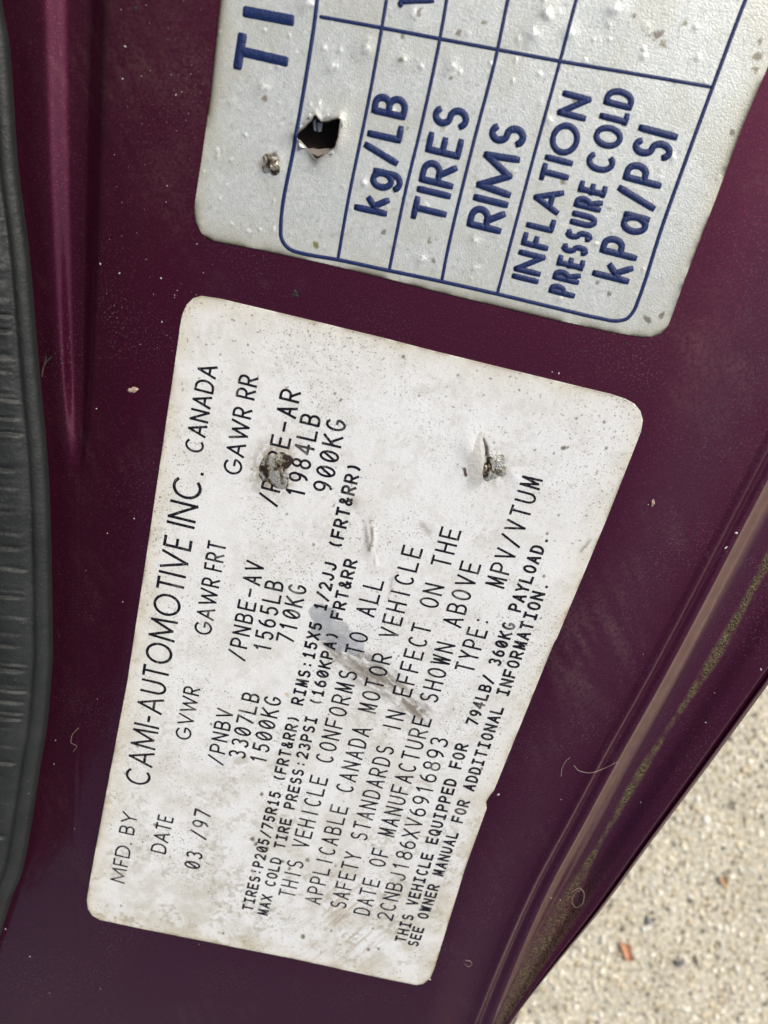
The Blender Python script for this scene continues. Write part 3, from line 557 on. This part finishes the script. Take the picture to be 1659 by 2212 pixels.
def text(sheet, parent, s, S, E, cap, at, style, sw, mat, name, gw=.70, serif=False, dome=0):
    S3, E3 = U([S])[0][:2], U([E])[0][:2]; pm = mmpx(S if at == 's' else E); h = cap * pm
    d = E3 - S3; Ln = np.linalg.norm(d); d /= Ln; nrm = np.array([-d[1], d[0]]); w = sw * h
    V = []; Fc = []; z = .03
    if style == 'mono':
        pitch = Ln / (len(s) - 1 + gw); cells = [(i * pitch, gw * pitch) for i in range(len(s))]
    else:
        tr = .15 if style == 'head' else .12; W = HW; adv = []; x = 0
        for i, c in enumerate(s):
            cw = W.get(c, .5); adv.append((x, cw)); x += cw + (tr if c != ' ' else .02)
        tot = x - tr; sc_ = Ln / tot; cells = [(a * sc_, b * sc_) for a, b in adv]
    for c, (x0, cw) in zip(s, cells):
        if c == ' ': continue
        gl = list(G[c])
        if serif and c == 'I': gl = gl + [[(.12, 1), (.88, 1)], [(.12, 0), (.88, 0)]]
        if serif and c == '1': gl = gl + [[(.15, 0), (.85, 0)]]
        if style == 'place' and c in '0': gl = gl[:1]
        jx, jy = (random.uniform(-.006, .006) * h, random.uniform(-.006, .006) * h) if not dome else (0, 0)
        for st_ in gl:
            mg = w * .5
            pts = [S3 + d * (x0 + jx + (a * (cw - w) + mg if cw > 1.5 * w else cw * .5 + (a - .5) * cw)) + nrm * (jy + mg + b * (h - w)) for a, b in st_]
            ribbon(V, Fc, pts, w, None, dome, z, 0 if c in '.:' else w * .40 if len(st_) == 2 else w * .2); z += .0006
            if z > .045: z = .03
    V = np.array(V); V[:, 2] += sheet.z(V[:, :2])
    mesh(name, V, Fc, mat, parent)
def line(sheet, parent, px, wpx, mat, name, dome):
    q = U(px)[:, :2]; V = []; Fc = []; m_ = mmpx(px[len(px) // 2])
    # smooth the traced bends
    t = np.r_[0, np.cumsum(np.linalg.norm(np.diff(q, axis=0), axis=1))]; tt = np.arange(0, t[-1], .5); tt = np.r_[tt, t[-1]]
    qq = np.c_[pchip(t, q[:, 0], tt), pchip(t, q[:, 1], tt)] if len(q) > 3 else q
    ribbon(V, Fc, qq, wpx * m_, None, dome, .028, 0); V = np.array(V); V[:, 2] += sheet.z(V[:, :2]); mesh(name, V, Fc, mat, parent)

T = lambda *a, **k: text(lab, cert, *a, mat=INK, name='printed_line', **k)
HD = dict(style='head', sw=.125)
T('MFD. BY', (270, 1908), (299, 1758), 33, 's', **HD)
T('CAMI-AUTOMOTIVE INC.', (322.7, 1699.4), (442.9, 1022), 54.6, 's', style='head', sw=.105)
T('CANADA', (438.6, 981.3), (471.7, 791.8), 41.5, 's', **HD)
T('DATE', (358.4, 1845), (377, 1765.5), 34.5, 's', **HD)
T('GVWR', (411.6, 1600), (433.7, 1487), 35, 's', **HD)
T('GAWR FRT', (456.2, 1373.8), (490.5, 1174), 39, 's', **HD)
T('GAWR RR', (520.7, 1029), (559.7, 816), 41, 's', **HD)
MO = dict(style='mono', sw=.128, gw=.74)
T('03 /97', (432, 1879), (458, 1752), 36, 's', **MO)
T('/PNBV', (482.5, 1653), (506, 1535), 36, 's', **MO)
T('3307LB', (530, 1640), (563.5, 1500.5), 38, 's', **MO)
T('1500KG', (575, 1651), (610.7, 1508), 37.5, 's', **MO)
T('/PNBE-AV', (529, 1428), (573, 1217), 39, 's', **MO)
T('1565LB', (585, 1410), (615, 1258), 40, 's', **MO)
T('710KG', (634.5, 1392), (665, 1267), 40, 's', **MO)
T('/PNBE-AR', (599, 1095), (652, 847.5), 43, 's', **MO)
T('1984LB', (658, 1077), (695, 899.5), 43.5, 's', **MO)
T('900KG', (716, 1067), (750.5, 910), 43, 's', **MO)
SM = dict(style='mono', sw=.185, gw=.80, serif=True)
T('TIRES:P205/75R15 (FRT&RR) RIMS:15X5 1/2JJ (FRT&RR)', (546.6, 1968), (783, 1003), 25, 's', **SM)
T('MAX COLD TIRE PRESS:23PSI (160KPA) FRT&RR', (579, 1978), (773.6, 1211), 24.5, 's', **SM)
BG = dict(style='mono', sw=.112, gw=.72)
T('THIS VEHICLE CONFORMS TO ALL', (636.2, 1940), (831, 1255), 43.5, 'e', **BG)
T('APPLICABLE CANADA MOTOR VEHICLE', (692.4, 1954), (915, 1185), 44.5, 'e', **BG)
T('SAFETY STANDARDS IN EFFECT ON THE', (747, 1964), (997.7, 1146), 45, 'e', **BG)
T('DATE OF MANUFACTURE SHOWN ABOVE', (798, 1978), (1040.5, 1219), 44.5, 'e', **BG)
T('2CNBJ186XV6916893', (847, 1990), (971, 1595.8), 39.5, 'e', style='mono', sw=.115, gw=.77)
T('TYPE:', (1022.7, 1454), (1063.5, 1336), 43, 's', **BG)
T('MPV/VTUM', (1089, 1272), (1173.5, 1036), 44, 's', **BG)
T('THIS VEHICLE EQUIPPED FOR', (877, 2035.6), (1013.6, 1608), 29, 'e', **SM)
T('794LB/ 360KG PAYLOAD.', (1031.4, 1568.5), (1187, 1160), 31, 'e', **SM)
T('SEE OWNER MANUAL FOR ADDITIONAL INFORMATION.', (903, 2045), (1187, 1259), 30.5, 'e', **SM)
W_ = lambda *a, **k: text(pla, placard, *a, style='place', mat=BLUE, name='embossed_word', dome=.10, **k)
W_('kg/LB', (836.3, 470), (886, 213), 75, 's', sw=.185)
W_('TIRES', (960.3, 490), (1019, 238), 77, 's', sw=.18)
W_('RIMS', (1082, 508), (1143, 277), 79, 's', sw=.185)
W_('INFLATION', (1163.5, 611), (1280, 210), 61, 's', sw=.20)
W_('PRESSURE COLD', (1240.5, 646), (1376, 200), 60, 's', sw=.20)
W_('kPa/PSI', (1357, 616), (1465, 295), 84, 's', sw=.165)
for nm, px, wd in (('T', [[(513, 150), (525, 72)], [(520, 111), (623, 135)]], 20), ('I', [[(526, 25), (636, 46)]], 22), ('1', [[(862, 5), (938, 2)], [(868, 16), (862, 4)]], 10)):
    V = []; Fc = []
    for q in px: ribbon(V, Fc, U(q)[:, :2], wd * mmpx(q[0]), None, .10, .03 + .001 * len(V) / 100, 0)
    V = np.array(V); V[:, 2] += pla.z(V[:, :2]); mesh('embossed_letter', V, Fc, BLUE, placard)
GL = [([(695, -60), (686, 0), (681, 40), (639.5, 297), (607, 492), (607, 508), (613, 524), (628, 539), (652, 547), (730, 561), (829, 582), (954.5, 608), (1074.5, 635), (1200, 665), (1294.5, 687), (1329.5, 693), (1350, 690), (1368, 672), (1379.5, 645), (1429.5, 490), (1479.5, 350), (1540, 185), (1609.5, 0), (1640, -75)], 8),
      ([(691, 36.5), (826.4, 61), (950.4, 84.3), (1074.4, 107.5), (1209.5, 132.5), (1377, 161), (1534, 188)], 7.5),
      ([(843, -60), (835, 0), (825, 61), (797, 215), (750, 446), (730.5, 559)], 7.5), ([(975, -60), (965, 0), (950.4, 84), (912, 264), (876, 413), (841, 583)], 7.5),
      ([(1112, -60), (1097, 0), (1074.4, 109), (1021.5, 314), (965.3, 549), (954.5, 606)], 7.5), ([(1262, -60), (1244.5, 0), (1209.5, 132), (1149.5, 350), (1074.5, 633)], 7.5)]
for px, wd in GL: line(pla, placard, px, wd, BLUE, 'table_rule', .06)

# ------------------------------------------------------------------ crumpled metal lumps poking through the label
def lump(c, rx, ry, h, ang, seed, name, parent, tilt=0, sheet=None, lift=0.0):
    sheet = sheet or lab
    c2 = U([c])[0][:2]; n = 64; V = []; C = []; Fc = []; ca, sa = math.cos(ang), math.sin(ang)
    for j in range(n + 1):
        for i in range(n + 1):
            u = i / n * 2 - 1; v = j / n * 2 - 1; k = max(abs(u), abs(v)) / (math.hypot(u, v) + 1e-9) if (u or v) else 1
            u *= k; v *= k; r = math.hypot(u, v); ou = np.array([u]); ov = np.array([v])
            wob = 1 + .8 * (float(vnoise(np.array([math.atan2(v, u) * 1.5]), np.array([0.]), .8, seed)[0]) - .5) * r
            cr = float(np.abs(fbm(ou, ov, 0.55, seed + 1, 5, .68)[0] - .5)) * 2
            z = h * (1 - r ** 2.2) * (.55 + .9 * cr) + .05 + tilt * u
            V.append((c2[0] + (u * rx * ca - v * ry * sa) * wob, c2[1] + (u * rx * sa + v * ry * ca) * wob, z + (-.25 if r > .97 else .08)))
            g_ = float(fbm(ou, ov, .5, seed + 7, 4, .7)[0]) + lift; C.append(np.array([.42, .42, .38]) if g_ > .53 else (np.array([.22, .19, .12]) if g_ > .45 else np.array([.045, .03, .025])))
    for j in range(n):
        for i in range(n): a = j * (n + 1) + i; Fc.append((a, a + 1, a + n + 2, a + n + 1))
    V = np.array(V); V[:, 2] += sheet.z(V[:, :2]); return mesh(name, V, Fc, FOIL, parent, cols={'col': np.array(C)})
lump((597, 1013), 2.7, 3.4, .22, .2, 300, 'exposed_metal_lump', cert, lift=.02)
lump((1064, 1004), 2.0, 2.7, .26, .3, 320, 'exposed_metal_lump', cert, lift=.10)
lump((588, 356), 1.2, 1.4, .15, .4, 340, 'rusty_chip', placard, sheet=pla, lift=-.04)

fl = []; LFT = [(1038, 930), (1027, 952), (1016, 978), (1010, 1005), (1014, 1034), (1026, 1048)]; RGT = [(1040, 936), (1045, 954), (1047, 974), (1045, 996), (1041, 1018), (1044, 1034)]
for a, b in zip(LFT, RGT):
    for k in range(7):
        t = k / 6; p = np.array(a) * (1 - t) + np.array(b) * t; q = U([p])[0]; q[2] = lab.z(q[:2])[0] + .03 + .5 * t ** 1.6 * math.sin(math.pi * (LFT.index(a) + .3) / 5.8); fl.append(q)
mesh('torn_flap', fl, [(i * 7 + k, i * 7 + k + 1, i * 7 + k + 8, i * 7 + k + 7) for i in range(5) for k in range(6)], simple('torn_film', (.60, .59, .54), .5, bump=.5, bscale=1500), cert)

# ------------------------------------------------------------------ loose bits: fibres, flecks, grit
def strand(name, px, r, mat, label, lift=.25):
    px = np.array(px, float); t = np.r_[0, np.cumsum(np.linalg.norm(np.diff(px, axis=0), axis=1))]; tt = np.linspace(0, t[-1], max(14, len(px) * 5))
    q = np.c_[pchip(t, px[:, 0], tt), pchip(t, px[:, 1], tt)]; P = np.array([U([p], panel_h(*p) + lift)[0] for p in q]); V = []; Fc = []
    d = np.gradient(P, axis=0); d /= np.linalg.norm(d, axis=1)[:, None]
    for i, p in enumerate(P):
        s_ = np.cross(d[i], (0, 0, 1)); s_ /= np.linalg.norm(s_); u_ = np.cross(s_, d[i]); rk = r * (1 - .5 * (i / len(P)) ** 3)
        for k in range(6): V.append(p + rk * (math.cos(k * 1.047) * s_ + math.sin(k * 1.047) * u_))
    for i in range(len(P) - 1):
        for k in range(6): Fc.append((i * 6 + k, i * 6 + (k + 1) % 6, i * 6 + 6 + (k + 1) % 6, i * 6 + 6 + k))
    o = mesh(name, V, Fc, mat); tag(o, label, 'fibre'); return o
c6 = lambda a: [(829.5 + .5 * x, 1474.6 + .5 * y) for x, y in a]
strand('loose_fibre', c6([(765, 405), (768, 375), (785, 340), (805, 322)]), .045, FIBRE, 'short pale bent fibre on purple paint right of the white sticker')
strand('loose_fibre', c6([(820, 358), (845, 382), (890, 390), (940, 375), (1012, 340)]), .045, FIBRE, 'long pale fibre lying across the raised lip beside the groove')
strand('loose_fibre', c6([(812, 905), (845, 888), (865, 915), (858, 955), (830, 972), (812, 945), (830, 905), (852, 896)]), .05, FIBRE, 'curled ring of pale fibre in the dirty groove')
strand('loose_fibre', c6([(352, 1200), (372, 1203), (380, 1215), (365, 1227), (348, 1215)]), .035, FIBRE, 'tiny pale fibre loop on paint near the sticker lower right corner')
strand('loose_fibre', [(170, 1572), (155, 1590), (153, 1604), (166, 1612), (158, 1624)], .03, FIBRE, 'faint curly fibre on dark paint beside the rubber seal', .1)
strand('loose_fibre', [(112, 771), (98, 785), (92, 800), (90, 815)], .16, FIBRED, 'dark curved thread by the rubber seal above the streaks', .3)
strand('loose_fibre', [(100, 770), (95, 790), (91, 812)], .12, FIBRED, 'short dark straight thread touching the rubber seal', .3)
def fleck(px, r, mat, seed, z=None, asp=.7):
    q = np.random.default_rng(seed); c = U([px], panel_h(*px) if z is None else z)[0]; a = q.random() * 6.28
    s = ico * (r, r * asp, r * .45) * (1 + .3 * q.standard_normal((11, 1))); s = np.c_[s[:, 0] * math.cos(a) - s[:, 1] * math.sin(a), s[:, 0] * math.sin(a) + s[:, 1] * math.cos(a), s[:, 2]]
    return s + c
def flecks(name, lst, mat, parent):
    V = []; Fc = []
    for i, (p, r) in enumerate(lst):
        V.append(fleck(p, r, mat, i + 40)); Fc += [tuple(k + 11 * i for k in f) for f in icf]
    o = mesh(name, np.vstack(V), Fc, mat, parent, smooth=False); o['kind'] = 'stuff'; return o
wl = [((120, 1599), .16), ((117, 1650), .16), ((161, 1790), .1), ((217, 1800), .12), ((12, 2007), .25), ((65, 2066), .2), ((217, 2136), .12), ((107, 2145), .14), ((250, 1580), .08), ((290, 1120), .14), ((232, 1152), .13), ((265, 1300), .14), ((300, 1312), .07), ((208, 883), .15), ((247, 660), .08), ((258, 590), .16), ((348, 601), .14), ((217, 570), .15), ((350, 695), .12), ((425, 527), .1), ((377, 637), .12), ((1077, 1716), .3), ((1212, 1727), .14), ((1340, 1590), .08), ((1384, 1733), .14), ((1524, 1561), .14), ((1544, 1497), .12), ((1190, 1940), .2), ((1210, 1944), .16), ((928, 2115), .3), ((1590, 1151), .3), ((1569, 1183), .3), ((1644, 1446), .25), ((1287, 845), .12), ((1207, 806), .18), ((1193, 803), .12), ((265, 170), .18), ((270, 100), .18), ((380, 205), .14), ((210, 1510), .08), ((430, 2040), .1), ((1400, 1090), .12)]
for k in range(130):
    x, y = random.uniform(120, 1500), random.uniform(-50, 2220)
    if random.random() < .45: x, y = random.uniform(230, 460), random.uniform(0, 760)
    if x > float(R_LIP(y)) - 30 or x < float(R_SEAL(y)) + 12: continue
    wl.append(((x, y), random.uniform(.03, .085)))
ipl = lambda p: poly_dist(np.array([p], float), np.array(PLA))[0][0] < 0 or poly_dist(np.array([p], float), np.array(LAB))[0][0] < 0
wl = [q for q in wl if not ipl(q[0])]
flecks('dust_flecks', wl, SPECK, pillar)
flecks('dark_grit', [((637, 630), .6), ((640, 638), .45), ((634, 636), .4), ((345, 247), .22), ((293, 18), .3), ((1373, 1350), .12), ((1009, 2018), .25), ((1012, 2030), .2), ((1006, 2050), .22), ((1007, 2062), .15), ((1157, 1713), .22), ((1165, 1711), .15), ((1352, 742), .3), ((1525, 1600), .2), ((680, 741), .12)], SPECKD, pillar)
def chip(name, px, L, wd, mat, label, cat):
    c = U([px], panel_h(*px))[0]; V = []; Fc = []
    for i in range(7):
        t = i / 6 * 2 - 1; ww = wd * (1 - t * t) ** .5 * (1 + .3 * math.sin(i * 2.3)); V += [(c[0] + t * L, c[1] + t * L * .15 - ww, c[2] + .05), (c[0] + t * L, c[1] + t * L * .15, c[2] + .35 + .15 * math.sin(i * 1.7)), (c[0] + t * L, c[1] + t * L * .15 + ww, c[2] + .05)]
    for i in range(6):
        for k in range(2): a = i * 3 + k; Fc.append((a, a + 1, a + 4, a + 3))
    tag(mesh(name, V, Fc, mat), label, cat)
chip('paint_chip', (288, 842), 1.0, .45, simple('tan_chip', (.42, .30, .24), .4), 'small tan chip on dark paint left of the white sticker top corner', 'chip')
chip('paint_chip', (1410, 1086), .3, .7, simple('pink_chip', (.55, .36, .30), .5), 'small pinkish chip on paint right of the white sticker', 'chip')

# ------------------------------------------------------------------ bits on the concrete
def leaf(name, p0, p1, wd, mat, label, cat):
    a = to_ground(p0); b = to_ground(p1); d = b - a; L = np.linalg.norm(d); d /= L; s_ = np.cross((0, 0, 1), d); V = []; Fc = []
    for i in range(11):
        t = i / 10; ww = wd * math.sin(math.pi * (.08 + .88 * t)) ** .7 * (1 + .15 * math.sin(i * 3.1)); c = a + d * L * t + s_ * wd * .3 * math.sin(t * 5)
        for k, (q, h) in enumerate(((-1, .0035), (-.5, .0022), (0, .0015), (.5, .0026), (1, .004))): V.append(c + s_ * q * ww + np.array([0, 0, h + .0012 + .001 * math.sin(i * 1.9)]))
    for i in range(10):
        for k in range(4): q = i * 5 + k; Fc.append((q, q + 1, q + 6, q + 5))
    o = mesh(name, V, Fc, mat, mm=False, world=True); tag(o, label, cat)
leaf('dry_leaf', (1338, 2030), (1360, 2070), .0032, LEAF, 'small orange-brown curled leaf fragment on the concrete', 'leaf')
leaf('dry_leaf', (1550, 1893), (1566, 1905), .0028, simple('tan_leaf', (.55, .36, .20), .7), 'tiny pale tan leaf scrap on the concrete above the orange one', 'leaf')
def pebble(p, r, col, label, seed, asp=.6):
    q = np.random.default_rng(seed); c = to_ground(p); V = []; Fc = []; n, m_ = 8, 12
    for j in range(n + 1):
        for i in range(m_):
            th = math.pi * j / n; ph = 2 * math.pi * i / m_; k = 1 + .22 * math.sin(3 * ph + seed) * math.sin(th) + .12 * q.standard_normal() * math.sin(th)
            x, y = r * math.sin(th) * math.cos(ph) * k, r * asp * math.sin(th) * math.sin(ph) * k; a = seed
            V.append((c[0] + x * math.cos(a) - y * math.sin(a), c[1] + x * math.sin(a) + y * math.cos(a), r * .45 * math.cos(th) + r * .3))
    for j in range(n):
        for i in range(m_): Fc.append((j * m_ + i, (j + 1) * m_ + i, (j + 1) * m_ + (i + 1) % m_, j * m_ + (i + 1) % m_))
    o = mesh('pebble', V, Fc, simple('pebble_stone', col, .8, bump=.5, bscale=900), mm=False, world=True); tag(o, label, 'pebble')
pebble((1465, 2079), .0042, (.13, .13, .14), 'dark grey pebble on the concrete, lower right of the orange leaf', 3)
pebble((1502, 2072), .0036, (.16, .15, .11), 'slim dark olive pebble right of the dark grey one', 5, .4)
pebble((1398, 1988), .0036, (.20, .20, .21), 'grey pebble on the concrete above the orange leaf', 8)
pebble((1300, 2030), .0030, (.70, .67, .58), 'pale cream pebble left of the orange leaf', 11)
